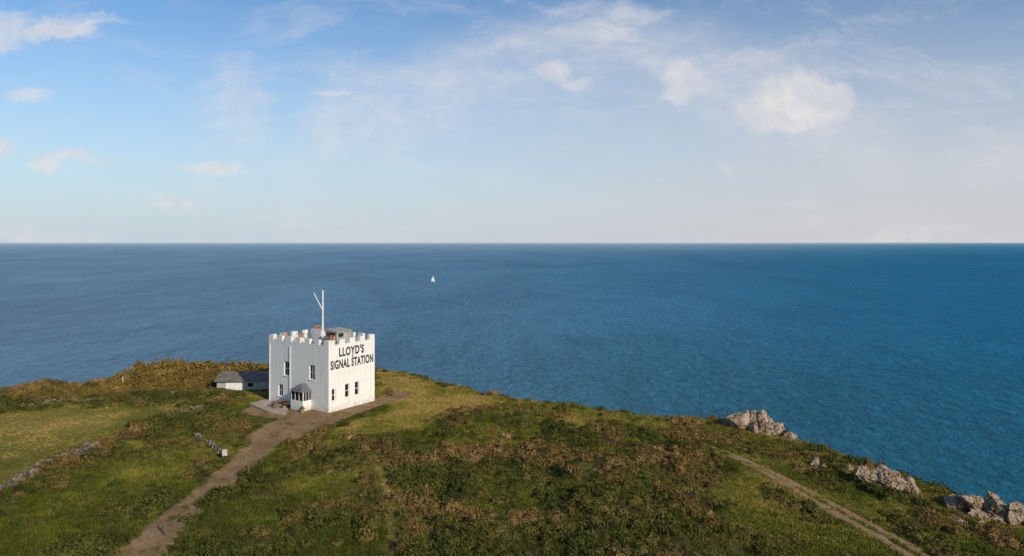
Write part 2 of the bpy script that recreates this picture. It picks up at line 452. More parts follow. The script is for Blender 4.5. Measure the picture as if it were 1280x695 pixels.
base=n.mix(n.math('MULTIPLY',hor,0.85),base,n.mix(n.mr(ang,0.2,0.8),C(0.50,0.57,0.63),C(0.24,0.40,0.48)))  # pale horizon haze painted into the water colour
big=n.noise(n.vec('MULTIPLY',P,(0.0035,0.0016,1)),1.0,5,0.60,0.8)
med=n.noise(n.vec('MULTIPLY',P,(0.05,0.016,1)),1.0,5,0.74,0.5)
sml=n.noise(n.vec('MULTIPLY',P,(0.36,0.12,1)),1.0,4,0.74,0.4)
bfac=n.math('ADD',n.math('MULTIPLY_ADD',big,1.0,-0.30),n.math('ADD',n.math('MULTIPLY',med,0.9),n.math('MULTIPLY',sml,0.95)))  # broad sheen patches and ripple tones, painted as water colour brightness
sc=n.node('ShaderNodeVectorMath',operation='SCALE'); n.l(base,sc.inputs[0]); n.l(bfac,sc.inputs['Scale'])
w1=n.noise(n.vec('MULTIPLY',P,(0.18,0.12,1)),1.0,5,0.72,0.4)
nb=n.bump(w1,1.0,3.4)
dif=n.node('ShaderNodeBsdfDiffuse'); n.l(sc.outputs[0],dif.inputs[0]); n.l(nb,dif.inputs['Normal'])
gl=n.node('ShaderNodeBsdfGlossy'); gl.inputs['Roughness'].default_value=0.28; n.l(nb,gl.inputs['Normal'])
fr=n.node('ShaderNodeFresnel'); fr.inputs[0].default_value=1.33; n.l(nb,fr.inputs['Normal'])
ms=n.node('ShaderNodeMixShader'); n.l(n.mr(fr.outputs[0],0.02,0.9,0.01,0.16,False),ms.inputs[0]); n.l(dif.outputs[0],ms.inputs[1]); n.l(gl.outputs[0],ms.inputs[2])
n.l(ms.outputs[0],out.inputs[0])
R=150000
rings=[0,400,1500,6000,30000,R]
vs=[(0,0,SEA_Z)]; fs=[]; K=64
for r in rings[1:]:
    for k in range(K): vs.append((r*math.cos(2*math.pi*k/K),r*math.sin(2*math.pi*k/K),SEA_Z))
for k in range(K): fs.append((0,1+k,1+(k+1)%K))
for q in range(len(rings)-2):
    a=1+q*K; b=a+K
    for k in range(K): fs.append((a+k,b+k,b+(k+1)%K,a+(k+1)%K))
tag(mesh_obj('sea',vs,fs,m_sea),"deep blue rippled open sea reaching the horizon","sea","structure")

# ------------------------------------------------------------------ vegetation meshes
def quads_mesh(name,cent,size,nrm_up,mat,seed,core=None,aspect=1.6):
    r=np.random.default_rng(seed); k=len(cent)
    a=r.normal(size=(k,3)); a/=np.linalg.norm(a,axis=1)[:,None]
    b=r.normal(size=(k,3)); b-=a*(a*b).sum(1)[:,None]; b/=np.linalg.norm(b,axis=1)[:,None]
    s=size*(0.6+0.8*r.random((k,1)))
    a=a*s*aspect; b=b*s
    vv=np.stack([cent-a,cent+b*0.9,cent+a,cent-b*0.9],1).reshape(-1,3)
    ff=[(4*i,4*i+1,4*i+2,4*i+3) for i in range(k)]
    vv=[tuple(v) for v in vv]
    if core:  # hidden inner dome, added to block light passing through the leaves
        base=len(vv); rr,hh=core; m=8
        for lv,(fr_,fz) in enumerate(((1.0,0.0),(0.92,0.45),(0.6,0.82))):
            for i in range(m):
                t=2*math.pi*i/m; q=1+0.2*r.normal()*0.5
                vv.append((rr*fr_*q*math.cos(t),rr*fr_*q*math.sin(t),hh*fz))
        vv.append((0,0,hh*0.95))
        for lv in range(2):
            for i in range(m):
                j=(i+1)%m; ff.append((base+lv*m+i,base+lv*m+j,base+(lv+1)*m+j,base+(lv+1)*m+i))
        for i in range(m): ff.append((base+2*m+i,base+2*m+(i+1)%m,base+3*m))
    me=bpy.data.meshes.new(name); me.from_pydata(vv,[],ff); me.update(); me.materials.append(mat)
    return me
def dome_points(seed,k,R,H):
    r=np.random.default_rng(seed)
    th=r.random(k)*2*np.pi; cz=r.random(k)**0.8; rr=(0.72+0.35*r.random(k))
    lob=1+0.22*np.sin(3*th+seed)+0.12*np.sin(5*th+2*seed)
    s=np.sqrt(1-cz**2)
    return np.stack([R*rr*lob*s*np.cos(th),R*rr*lob*s*np.sin(th),H*rr*cz*(0.9+0.2*np.sin(2*th+seed))],1)
def blades_mesh(name,seed,k,h,w,spread,mat):
    r=np.random.default_rng(seed); vv=[];ff=[]
    for i in range(k):
        t=r.random()*2*math.pi; rad=spread*math.sqrt(r.random()); x=rad*math.cos(t); y=rad*math.sin(t)
        hh=h*(0.6+0.6*r.random()); lean=0.25+0.6*r.random(); tt=r.random()*6.28
        dx=math.cos(tt)*hh*lean*0.6; dy=math.sin(tt)*hh*lean*0.6; ph=r.random()*6.28
        wx=math.cos(ph)*w; wy=math.sin(ph)*w; b=len(vv)
        vv+=[(x-wx,y-wy,-0.02),(x+wx,y+wy,-0.02),(x+dx*.4+wx*.7,y+dy*.4+wy*.7,hh*.6),(x+dx*.4-wx*.7,y+dy*.4-wy*.7,hh*.6),(x+dx,y+dy,hh)]
        ff+=[(b,b+1,b+2,b+3),(b+3,b+2,b+4)]
    me=bpy.data.meshes.new(name); me.from_pydata(vv,[],ff); me.update(); me.materials.append(mat); return me
def src(col,name,me):
    o=bpy.data.objects.new(name,me); col.objects.link(o)
c_scrub=bpy.data.collections.new('heath_sources'); c_grass=bpy.data.collections.new('grass_sources')
for i in range(4):
    src(c_scrub,'heath_clump',quads_mesh('heath_clump',dome_points(i,130,0.43,0.44),0.044,0,m_scrub,i,core=(0.33,0.29)))
for i in range(2):
    src(c_scrub,'heath_clump',blades_mesh('bracken',40+i,60,0.40,0.022,0.38,m_scrub))
for i in range(4):
    src(c_grass,'grass_tuft',blades_mesh('grass_tuft',i,22,0.21,0.020,0.24,m_grass))

def instancer(name,pts,rot,scl,idx,tint,coll,label,cat):
    me=bpy.data.meshes.new(name); me.vertices.add(len(pts)); me.vertices.foreach_set('co',pts.astype(np.float32).ravel())
    def at(nm,ty,a,k):
        x=me.attributes.new(nm,ty,'POINT'); x.data.foreach_set(k,a.ravel())
    at('rot','FLOAT_VECTOR',rot.astype(np.float32),'vector'); at('scl','FLOAT_VECTOR',scl.astype(np.float32),'vector')
    at('idx','INT',idx.astype(np.int32),'value'); at('tint','FLOAT',tint.astype(np.float32),'value')
    o=link(bpy.data.objects.new(name,me)); tag(o,label,cat,"stuff")
    ng=bpy.data.node_groups.new(name+'_scatter','GeometryNodeTree')
    ng.interface.new_socket('Geometry',in_out='INPUT',socket_type='NodeSocketGeometry')
    ng.interface.new_socket('Geometry',in_out='OUTPUT',socket_type='NodeSocketGeometry')
    gi=ng.nodes.new('NodeGroupInput'); go=ng.nodes.new('NodeGroupOutput')
    ip=ng.nodes.new('GeometryNodeInstanceOnPoints'); ci=ng.nodes.new('GeometryNodeCollectionInfo')
    ci.inputs['Collection'].default_value=coll; ci.inputs['Separate Children'].default_value=True; ci.inputs['Reset Children'].default_value=True
    def na(nm,t):
        q=ng.nodes.new('GeometryNodeInputNamedAttribute'); q.data_type=t; q.inputs['Name'].default_value=nm; return q.outputs['Attribute']
    e=ng.nodes.new('FunctionNodeEulerToRotation')
    L=ng.links.new
    L(gi.outputs[0],ip.inputs['Points']); L(ci.outputs[0],ip.inputs['Instance']); ip.inputs['Pick Instance'].default_value=True
    L(na('idx','INT'),ip.inputs['Instance Index']); L(na('rot','FLOAT_VECTOR'),e.inputs[0]); L(e.outputs[0],ip.inputs['Rotation'])
    L(na('scl','FLOAT_VECTOR'),ip.inputs['Scale']); L(ip.outputs[0],go.inputs[0])
    md=o.modifiers.new('scatter','NODES'); md.node_group=ng
    return o

def sample(k,seed):
    r=np.random.default_rng(seed)
    x=r.uniform(-95,62,k); y=r.uniform(38,116,k)
    m=(np.abs(x)<0.80*y+6)&(sdf(x,y,land_poly)>-2.0)
    x=x[m];y=y[m]
    lx=(x+22)*0.552+(y-83.5)*0.834; ly=-(x+22)*0.834+(y-83.5)*0.552
    m=~((lx>-1.9)&(lx<8.2)&(ly>-0.5)&(ly<11.7)); x=x[m];y=y[m]
    m=~((x>-42)&(x<-30)&(y>95.2)&(y<101)); x=x[m];y=y[m]
    return x,y,r
# heath
x,y,r=sample(70000,5); z_=zones(x,y)
keep=(r.random(len(x))<z_['scrub']**1.3*(0.28+0.64*sstep(0.4,0.6,fbm(x,y,2.2,9))))&(z_['dirt']<0.25); x=x[keep];y=y[keep]; z_={k:v[keep] for k,v in z_.items()}
k=len(x); sc=0.52+0.85*r.random(k)**2.2+0.4*z_['hedge']+0.42*sstep(0.5,0.65,fbm(x,y,5,2))
scl=np.stack([sc*1.25,sc*1.25,sc*(0.75+0.45*r.random(k))],1)
typ=fbm(x,y,6,10)
idx=np.where(r.random(k)<sstep(0.45,0.6,typ)*0.40, 4+r.integers(0,2,k), r.integers(0,4,k))
mnd=np.exp(-(((x-mx)/3.3)**2+((y-my)/1.8)**2))
tint=np.clip(0.26+2.1*(fbm(x,y,4.0,11)-0.45)+0.26*(r.random(k)-.5)+0.6*mnd,0,1)
tint=tint*(1-0.75*z_['hedge'])*(1-0.4*z_['low'])*(1-0.4*z_['mid'])*(1-0.4*z_['right'])+0.45*z_['ridge']+.1*z_['edge']
instancer('heath_scrub',np.stack([x,y,ground(x,y)-0.05],1),np.stack([0*x,0*x,r.random(k)*6.28],1),scl,idx,tint,c_scrub,"low heather, gorse and bracken covering the clifftop","heath")
# grass
x,y,r=sample(220000,6); z_=zones(x,y)
dens=np.clip(1-z_['scrub']*0.75,0,1)*(1-z_['dirt'])*(1-0.6*z_['bare'])*0.9+0.02
keep=(r.random(len(x))<dens); x=x[keep];y=y[keep]; z_={k:v[keep] for k,v in z_.items()}
k=len(x); sc=(0.48+0.5*r.random(k))*(1-0.5*z_['past'])*(1-0.45*z_['lawn'])*(1-.6*z_['pm'])*(0.75+0.6*fbm(x,y,2,3))
scl=np.stack([sc*1.25,sc*1.25,sc],1)
tint=np.clip(0.16+0.40*z_['dry']+0.28*z_['bright']+1.2*(fbm(x,y,4,2)-0.5)+0.10*(r.random(k)-.5)-0.25*z_['lawn']+0.3*z_['pm']-0.14*z_['near'],0,1)
instancer('grass_cover',np.stack([x,y,ground(x,y)-0.01],1),np.stack([0*x,0*x,r.random(k)*6.28],1),scl,r.integers(0,4,k),tint,c_grass,"rough green and straw-coloured clifftop grass","grass")

# gorse bushes (individuals)
def bush_mesh(seed):
    r=np.random.default_rng(seed+70); parts=[]
    for i in range(7):
        a=r.random()*6.28; d=0.9*math.sqrt(r.random()); R=0.5+0.4*r.random(); H=0.8+0.6*r.random()
        p=dome_points(seed*9+i,360,R,H*0.85); p[:,0]+=d*math.cos(a); p[:,1]+=d*math.sin(a); parts.append(p)
    return quads_mesh('gorse_bush',np.concatenate(parts),0.055,0,m_gorse,seed,core=(0.95,0.70))
bm_src=[bush_mesh(i) for i in range(5)]
brng=np.random.default_rng(3)
bush_sites=[]
def belt(a,b,k,w,s0,s1):
    for i in range(k):
        t=(i+brng.random()*0.8)/k; p=site(a[0]+(b[0]-a[0])*t,a[1]+(b[1]-a[1])*t)
        bush_sites.append((p[0]+brng.normal()*0.6,p[1]+brng.uniform(-w,w),brng.uniform(s0,s1)))
belt((-40,502),(50,498),12,0.6,0.55,0.95)
belt((50,498),(150,488),12,0.8,0.6,1.1)
belt((150,486),(262,483),13,1.0,0.95,1.4)
belt((160,478),(275,474),13,1.0,1.3,1.8)
belt((180,471),(330,468),15,1.2,1.5,2.1)
belt((215,466),(345,464),14,1.0,1.6,2.1)
belt((90,571),(200,533),7,0.5,0.35,0.65)
belt((470,470),(560,482),8,0.6,0.25,0.4)
for i,(bx,by,bs_) in enumerate(bush_sites):
    if -43.5<bx<-29 and 91<by<103: by=103.5+brng.random()*2.5; bs_=max(bs_,1.7)
    o=bpy.data.objects.new('gorse_bush',bm_src[i%5]); link(o)
    o.location=(bx,by,gz(bx,by)-0.1); o.scale=(bs_*1.2,bs_*1.15,bs_*brng.uniform(.85,1.15)); o.rotation_euler=(0,0,brng.random()*6.28)
    tag(o,"dense golden-brown gorse bush on the clifftop","bush",group="gorse bushes along the clifftop")

# ------------------------------------------------------------------ rocks
def rock_part(bm,cx,cy,cz,sx,sy,sz,seed,rz=0,tilt=0.0):
    r=random.Random(seed)
    t=bmesh.new(); bmesh.ops.create_icosphere(t,subdivisions=5,radius=1)
    planes=[]
    for i in range(16):
        v=Vector((r.gauss(0,1),r.gauss(0,1),r.gauss(0,0.8))).normalized(); planes.append((v,r.uniform(0.42,0.80)))
    off=Vector((seed*3.1,seed*1.7,0))
    M=Matrix.Translation((cx,cy,cz))@Matrix.Rotation(rz,4,'Z')@Matrix.Rotation(tilt,4,'Y')@Matrix.Diagonal((sx,sy,sz,1))
    for v in t.verts:
        p=v.co*1.1
        for q,d in planes:
            e=p.dot(q)-d
            if e>0: p-=q*e
        nn=mnoise.fractal(p*2.6+off,0.8,2.1,5)
        rg=1-abs(mnoise.noise(p*1.8+off*1.3))*2
        p+=v.co*(nn*0.09-max(0,rg-0.82)*0.5)
        v.co=M@p
    vm=[bm.verts.new(v.co) for v in t.verts]; 
    for f in t.faces: bm.faces.new([vm[v.index] for v in f.verts])
    t.free()
def outcrop(px,py,parts,label,seed,k=1.0,kz=1.0):
    x0,y0=site(px,py); bm=bmesh.new()
    for i,(dx,dy,dz,sx,sy,sz,rz,ti) in enumerate(parts):
        x=x0+dx;y=y0+dy
        rock_part(bm,dx,dy,gz(x,y)-gz(x0,y0)+dz*kz,sx*k,sy*k,sz*k*kz,seed*10+i,rz,ti)
    o=bm_obj('rock_outcrop',bm,m_rock); o.location=(x0,y0,gz(x0,y0))
    tag(o,label,"rock")
outcrop(955,537,[(-3.2,0.6,0.5,1.7,1.2,1.2,0.2,0.1),(-1.6,0.4,0.8,1.9,1.4,1.3,0.8,-0.1),(0.1,0.2,0.9,1.8,1.4,1.3,0.3,0.1),(1.7,0.0,0.6,1.9,1.4,1.3,1.1,0.2),(3.1,-0.7,0.1,1.8,1.3,1.3,0.5,0.25),(0.5,-1.0,0.2,2.2,1.1,1.1,0.1,0),(-2.0,-0.6,0.1,1.8,1.0,1.0,2,0.2),(2.2,-1.3,-0.1,1.8,1.0,1.0,2,0.2)],"long pale grey craggy outcrop above the cliff edge",1,1.4,1.0)
outcrop(1110,612,[(-1.5,0.6,0.6,1.3,1.2,1.3,0.4,0.3),(-0.4,0.3,0.8,1.5,1.2,1.4,1.0,0.4),(0.8,0.0,0.4,1.5,1.1,1.3,0.2,0.5),(0.1,-0.9,0.1,1.6,1.0,1.1,0.5,0.2),(2.0,-0.6,-0.1,1.3,0.9,1.0,0.9,0.4)],"jagged grey crag tilted towards the sea",2,1.35,0.95)
outcrop(1243,650,[(-2.6,1.6,0.4,1.6,1.1,1.0,0.4,0.1),(-1.2,1.1,0.8,1.9,1.2,1.2,1.0,0.2),(0.4,0.6,0.8,2.0,1.2,1.2,0.3,0.2),(1.7,0.0,0.5,2.0,1.3,1.2,0.9,0.2),(3.0,-0.9,0.2,1.9,1.2,1.1,0.9,0.2),(0.4,-0.6,0.1,2.1,1.0,0.9,0.2,0),(-1.2,0.0,0.0,1.7,0.9,0.8,0.2,0)],"broad pale grey craggy outcrop at the cliff edge",3,1.3,0.9)
outcrop(1207,656,[(-0.3,0.0,-.15,1.5,0.8,0.6,0.4,0.1),(0.9,-0.4,-.15,1.0,0.7,0.5,0.1,0)],"low brown-grey rock breaking through the turf",4,1.0)
outcrop(1018,583,[(0,0,0.1,0.9,0.7,0.8,0.4,0.1),(0.8,-0.3,0.0,0.7,0.6,0.6,0.9,0)],"small brown boulder in rough grass",5,1.0)
outcrop(1070,592,[(-0.6,0.1,-0.1,1.2,0.7,0.8,0.4,0.1),(0.5,0.0,-0.1,1.1,0.7,0.7,0.9,0)],"small rugged rock near the cliff edge",7,1.0)

# ------------------------------------------------------------------ stone walls
def stone_wall(pts,h,w,label,seed,broken=0.0):
    r=random.Random(seed); bm=bmesh.new(); ox,oy=pts[0]; oz=gz(ox,oy)
    for i in range(len(pts)-1):
        a=Vector(pts[i]);b=Vector(pts[i+1]); L=(b-a).length; d=(b-a)/L; nrm=Vector((-d.y,d.x))
        s=0
        while s<L:
            ln=r.uniform(0.28,0.6)
            q=float(vnoise(a.x+d.x*s,a.y+d.y*s,3,seed%10))
            hh=h*(1-broken*q*1.5)
            for side in (-1,0,1):
                z=-0.1
                while z<hh:
                    sh=r.uniform(0.16,0.3)
                    if r.random()<0.85:
                        c=a+d*(s+ln/2+r.uniform(-.1,.1))+nrm*side*(w/3+r.uniform(-.1,.2))
                        zz=gz(c.x,c.y)-oz+z
                        vs=box(bm,-ln/2,ln/2,-w/5.5,w/5.5,0,sh)
                        R=Matrix.Rotation(math.atan2(d.y,d.x)+r.uniform(-.5,.5),4,'Z')@Matrix.Rotation(r.uniform(-.35,.35),4,'X')@Matrix.Rotation(r.uniform(-.3,.3),4,'Y')
                        for v in vs:
                            v.co=R@(v.co+Vector((r.uniform(-.08,.08),r.uniform(-.06,.06),r.uniform(-.06,.06))))+Vector((c.x-ox,c.y-oy,zz))
                    z+=sh
            s+=ln
    o=bm_obj('stone_wall',bm,m_stone); o.location=(ox,oy,oz); tag(o,label,"wall"); return o
stone_wall([site(-30,628),site(0,615),site(35,600),site(66,587)],0.8,0.9,"pale dry-stone wall between two fields",11,0.6)
stone_wall([site(244,544),site(262,554),site(284,571)],0.5,0.5,"short grey dry-stone wall beside the track",12,1.0)
stone_wall(WALL_C,0.5,0.6,"long low dry-stone wall along the pasture edge",13,1.3)
stone_wall(WALL_D,0.6,0.8,"overgrown tumbled dry-stone wall between fields",14,1.2)

# ------------------------------------------------------------------ signal station
ST_A=math.radians(56.5); LX,LY=7.7,11.2
st=empty('signal_station',(-22.0,83.5,0.0),ST_A)
st["label"]="white castellated signal station with black painted lettering"; st["category"]="building"
def panel(bm,mapf,L0,L1,H,merl,mh,openings,th,z0=-0.8):
    xs={L0,L1}; zs={z0,H,H+mh}
    for a,b in merl:
        for q in (a,b):
            if L0<q<L1: xs.add(q)
    for (a,b,c,d) in openings: xs|={a,b}; zs|={c,d}
    xs=sorted(xs); zs=sorted(zs); nX=len(xs)-1; nZ=len(zs)-1
    occ=[[False]*nZ for _ in range(nX)]
    for i in range(nX):
        mxx=(xs[i]+xs[i+1])/2
        for j in range(nZ):
            mz=(zs[j]+zs[j+1])/2
            if mz>H: occ[i][j]=any(a<mxx<b for a,b in merl)
            else: occ[i][j]=not any(a<mxx<b and c<mz<d for a,b,c,d in openings)
    cache={}
    def v(i,j,k):
        if (i,j,k) not in cache: cache[(i,j,k)]=bm.verts.new(mapf(xs[i],th*k,zs[j]))
        return cache[(i,j,k)]
    def oc(i,j): return 0<=i<nX and 0<=j<nZ and occ[i][j]
    for i in range(nX):
        for j in range(nZ):
            if not occ[i][j]: continue
            bm.faces.new((v(i,j,0),v(i+1,j,0),v(i+1,j+1,0),v(i,j+1,0)))
            bm.faces.new((v(i,j,1),v(i,j+1,1),v(i+1,j+1,1),v(i+1,j,1)))
            if not oc(i-1,j): bm.faces.new((v(i,j,0),v(i,j+1,0),v(i,j+1,1),v(i,j,1)))
            if not oc(i+1,j): bm.faces.new((v(i+1,j,0),v(i+1,j,1),v(i+1,j+1,1),v(i+1,j+1,0)))
            if not oc(i,j-1): bm.faces.new((v(i,j,0),v(i,j,1),v(i+1,j,1),v(i+1,j,0)))
            if not oc(i,j+1): bm.faces.new((v(i,j+1,0),v(i+1,j+1,0),v(i+1,j+1,1),v(i,j+1,1)))
def merlons(L,k,mw):
    gap=(L-k*mw)/(k-1); return [(i*(mw+gap),i*(mw+gap)+mw) for i in range(k)]
bm=bmesh.new(); H=7.95; MH=0.6; TH=0.4
op_sign=[(2.62,3.32,1.25,2.95),(4.25,4.95,1.25,2.95),(0.5,1.05,1.2,2.7)]
op_left=[(2.45,3.45,3.6,5.4),(7.2,8.2,3.6,5.4),(8.4,9.3,0.9,2.4)]
panel(bm,lambda a,d,z:(a,d,z),0,LX,H,merlons(LX,5,0.9),MH,op_sign,TH)
panel(bm,lambda a,d,z:(d,a,z),TH,LY-TH,H,merlons(LY,7,0.9),MH,op_left,TH)
panel(bm,lambda a,d,z:(a,LY-d,z),0,LX,H,merlons(LX,5,0.9),MH,[],TH)
panel(bm,lambda a,d,z:(LX-d,a,z),TH,LY-TH,H,merlons(LY,7,0.9),MH,[],TH)
bm_obj('wall',bm,m_white,st)
bm=bmesh.new(); box(bm,TH+.003,LX-TH-.003,TH+.003,LY-TH-.003,7.0,7.25); bm_obj('roof',bm,m_felt,st)
bm=bmesh.new(); box(bm,TH+.05,LX-TH-.05,TH+.05,LY-TH-.05,-.3,0.02); 
bm_obj('floor',bm,m_wood,st)

def window(cx,cy,z0,w,h,rz,parent,bars=1,mat=m_trim):
    bm=bmesh.new(); f=0.07
    box(bm,-w/2,-w/2+f,0.10,0.20,0,h); box(bm,w/2-f,w/2,0.10,0.20,0,h)
    box(bm,-w/2+f,w/2-f,0.10,0.20,0,f); box(bm,-w/2+f,w/2-f,0.10,0.20,h-f,h)
    box(bm,-w/2+f,w/2-f,0.105,0.18,h/2-.03,h/2+.03)
    if w>0.8: box(bm,-.02,.02,0.11,0.17,f,h/2-.03); box(bm,-.02,.02,0.11,0.17,h/2+.03,h-f)
    o=bm_obj('window',bm,mat,parent,(cx,cy,z0),(0,0,rz))
    bm=bmesh.new(); box(bm,-w/2+f-.01,w/2-f+.01,0.135,0.15,f-.01,h-f+.01); bm_obj('pane',bm,m_glass,o)
    bm=bmesh.new(); box(bm,-w/2-.06,w/2+.06,-0.07,0.10,-.09,-.003); bm_obj('sill',bm,m_trim,o)
    bm=bmesh.new(); box(bm,-w/2,w/2,0.36,0.38,0,h); bm_obj('back_panel',bm,m_black,o)  # black panel closing the opening behind the pane
for a,b,c,d in op_sign: window((a+b)/2,0,c,b-a,d-c,0,st)
for a,b,c,d in op_left: window(0,(a+b)/2,c,b-a,d-c,-math.pi/2,st)

def lettering(txt,x0,x1,z0,z1):
    cu=bpy.data.curves.new('lettering','FONT'); cu.body=txt; cu.size=1; cu.offset=0.038; cu.extrude=0.006; cu.space_character=1.12
    t=bpy.data.objects.new('lettering_curve',cu); COL.objects.link(t)
    bpy.context.view_layer.update()
    me=bpy.data.meshes.new_from_object(t.evaluated_get(bpy.context.evaluated_depsgraph_get()))
    COL.objects.unlink(t); bpy.data.objects.remove(t); 
    co=np.zeros(len(me.vertices)*3,np.float32); me.vertices.foreach_get('co',co); co=co.reshape(-1,3)
    mn=co.min(0); mx_=co.max(0)
    X=(co[:,0]-mn[0])/(mx_[0]-mn[0])*(x1-x0)+x0; Zz=(co[:,1]-mn[1])/(mx_[1]-mn[1])*(z1-z0)+z0
    Yv=-0.012-co[:,2]
    me.vertices.foreach_set('co',np.stack([X,Yv,Zz],1).astype(np.float32).ravel()); me.update()
    me.materials.clear(); me.materials.append(m_black); me.name='lettering'
    o=bpy.data.objects.new('lettering',me); link(o); o.parent=st
    o["label"]="black painted words "+txt
lettering("LLOYD'S",1.65,5.8,6.42,7.55)
lettering("SIGNAL STATION",0.30,7.42,4.98,6.10)
bm=bmesh.new(); box(bm,3.75,4.0,-0.03,-0.002,6.19,6.34); bm_obj('vent',bm,m_black,st)

# rooftop lookout
A0,A1,B0,B1=3.8,6.4,2.8,5.0
bm=bmesh.new(); box(bm,A0+.1,A1-.1,B0+.1,B1-.1,7.25,8.95); lk=bm_obj('lookout',bm,m_felt,st)
bm=bmesh.new(); v=box(bm,A0-.05,A1+.05,B0-.05,B1+.05,8.953,9.06)
for q in v[4:]:
    if q.co.y>3.5: q.co.z+=0.22
bm_obj('canopy',bm,m_felt,lk)
bm=bmesh.new(); box(bm,A0+.4,A0+1.2,B0+.06,B0+.098,8.35,8.8); box(bm,A0+.06,A0+.098,B0+.4,B1-.4,8.35,8.8)
bm_obj('glazing',bm,m_glass,lk)
bm=bmesh.new(); box(bm,A0+.05,A0+.097,B0+.1,B1-.1,7.4,8.2); bm_obj('cladding',bm,m_brown,lk)
bm=bmesh.new(); v=box(bm,1.5,3.1,2.4,4.2,7.25,7.95); 
for q in v[4:]:
    if q.co.x>2: q.co.z+=0.5
bm_obj('roof_hatch',bm,m_slate,st)
def chimney(x,y,w,l,h,pots):
    bm=bmesh.new(); box(bm,x-w/2,x+w/2,y-l/2,y+l/2,7.25,h); box(bm,x-w/2-.06,x+w/2+.06,y-l/2-.06,y+l/2+.06,h+.002,h+.12)
    c=bm_obj('chimney',bm,m_white,st)
    for i in range(pots):
        yy=y-l/2+l*(i+.5)/pots; bm=bmesh.new(); tube(bm,(x,yy,h+.12),(x,yy,h+.62),.16,.13,12); tube(bm,(x,yy,h+.622),(x,yy,h+.70),.17,.17,12)
        bm_obj('chimney_pot',bm,m_terra,c)
chimney(1.1,9.4,.6,1.2,8.15,2)
chimney(1.1,6.3,.6,1.2,8.25,2)
chimney(5.9,8.6,.7,1.8,8.6,3)
chimney(1.9,1.4,.5,1.0,8.2,2)
bm=bmesh.new()
for i in range(7): tube(bm,(3.3,5.6+i*.7,7.25),(3.3,5.6+i*.7,8.5),.025,.025,6)
tube(bm,(3.3,5.6,8.5),(3.3,9.8,8.5),.025,.025,6); tube(bm,(3.3,5.6,8.0),(3.3,9.8,8.0),.02,.02,6)
bm_obj('railing',bm,m_metal,st)
# mast
mp=(3.4,4.9)
bm=bmesh.new(); tube(bm,(mp[0],mp[1],7.25),(mp[0],mp[1],14.1),.13,.085,12); bmesh.ops.create_uvsphere(bm,u_segments=10,v_segments=6,radius=.12,matrix=Matrix.Translation((mp[0],mp[1],14.15)))
ms_=bm_obj('flagpole',bm,m_trim,st)
dx,dy=-0.552,0.834
bm=bmesh.new(); tube(bm,(mp[0]+dx*.1,mp[1]+dy*.1,11.9),(mp[0]+dx*1.15,mp[1]+dy*1.15,13.95),.06,.045,8); bm_obj('gaff',bm,m_trim,ms_)
bm=bmesh.new()
tube(bm,(mp[0],mp[1],13.9),(mp[0]+dx*1.15,mp[1]+dy*1.15,13.9),.012,.012,5)
tube(bm,(mp[0]+dx*1.15,mp[1]+dy*1.15,13.9),(mp[0]+dx*1.3,mp[1]+dy*1.3,7.9),.015,.015,5)
tube(bm,(mp[0],mp[1],13.0),(mp[0]+dx*3.2,mp[1]+dy*3.2,7.5),.015,.015,5)
tube(bm,(mp[0],mp[1],13.0),(mp[0]-dx*1.0,mp[1]-dy*1.0,9.2),.015,.015,5)
bm_obj('rigging',bm,m_metal,ms_)

# porch
po=empty('porch',(0,0,0)); po.parent=st
PX,P0,P1=-1.3,3.1,5.3
bm=bmesh.new()
box(bm,PX,PX+.18,P0,P1,-.4,1.15); box(bm,PX+.18,-.002,P0,P0+.18,-.4,1.15); box(bm,PX+.18,-.002,P1-.18,P1,-.4,1.15)
bm_obj('dado',bm,m_white,po)
bm=bmesh.new()
for i in range(4):
    yy=P0+(P1-P0-.1)*i/3; box(bm,PX+.03,PX+.13,yy,yy+.06,1.152,2.2)
for yy in (P0+.03,P1-.13):
    for i in range(1,3):
        xx=PX+.05+i*.45; box(bm,xx,xx+.05,yy,yy+.07,1.152,2.2)
box(bm,PX+.02,PX+.14,P0,P1,2.202,2.27); box(bm,PX+.142,-.002,P0,P0+.14,2.202,2.27); box(bm,PX+.142,-.002,P1-.14,P1,2.202,2.27)
bm_obj('frame',bm,m_trim,po)
bm=bmesh.new(); box(bm,PX+.07,PX+.085,P0+.1,P1-.1,1.15,2.2); box(bm,PX+.1,-.01,P0+.07,P0+.085,1.15,2.2); box(bm,PX+.1,-.01,P1-.085,P1-.07,1.15,2.2)
bm_obj('glazing',bm,m_glass,po)
bm=bmesh.new()   # pitched roof, ridge running out from the wall
ym=(P0+P1)/2
a=[bm.verts.new(p) for p in ((PX-.15,P0-.15,2.275),(-.004,P0-.15,2.275),(-.004,P1+.15,2.275),(PX-.15,P1+.15,2.275),(PX+.45,ym,3.1),(-.004,ym,3.1))]
for f in ((0,1,5,4),(2,3,4,5),(3,0,4),(0,3,2,1),(1,2,5)): bm.faces.new([a[i] for i in f])
bm_obj('roof',bm,m_lead,po)
bm=bmesh.new(); box(bm,-.05,-.003,5.9,6.8,0.05,2.1); dd=bm_obj('door',bm,m_brown,st)
bm=bmesh.new(); box(bm,-.09,-.052,6.0,6.08,1.0,1.1); bm_obj('handle',bm,m_metal,dd)
for yy,zz0 in ((10.9,0),(6.95,0.1)):
    bm=bmesh.new(); tube(bm,(-.08,yy,zz0),(-.08,yy,7.4),.05,.05,8); bm_obj('drainpipe',bm,m_trim,st)

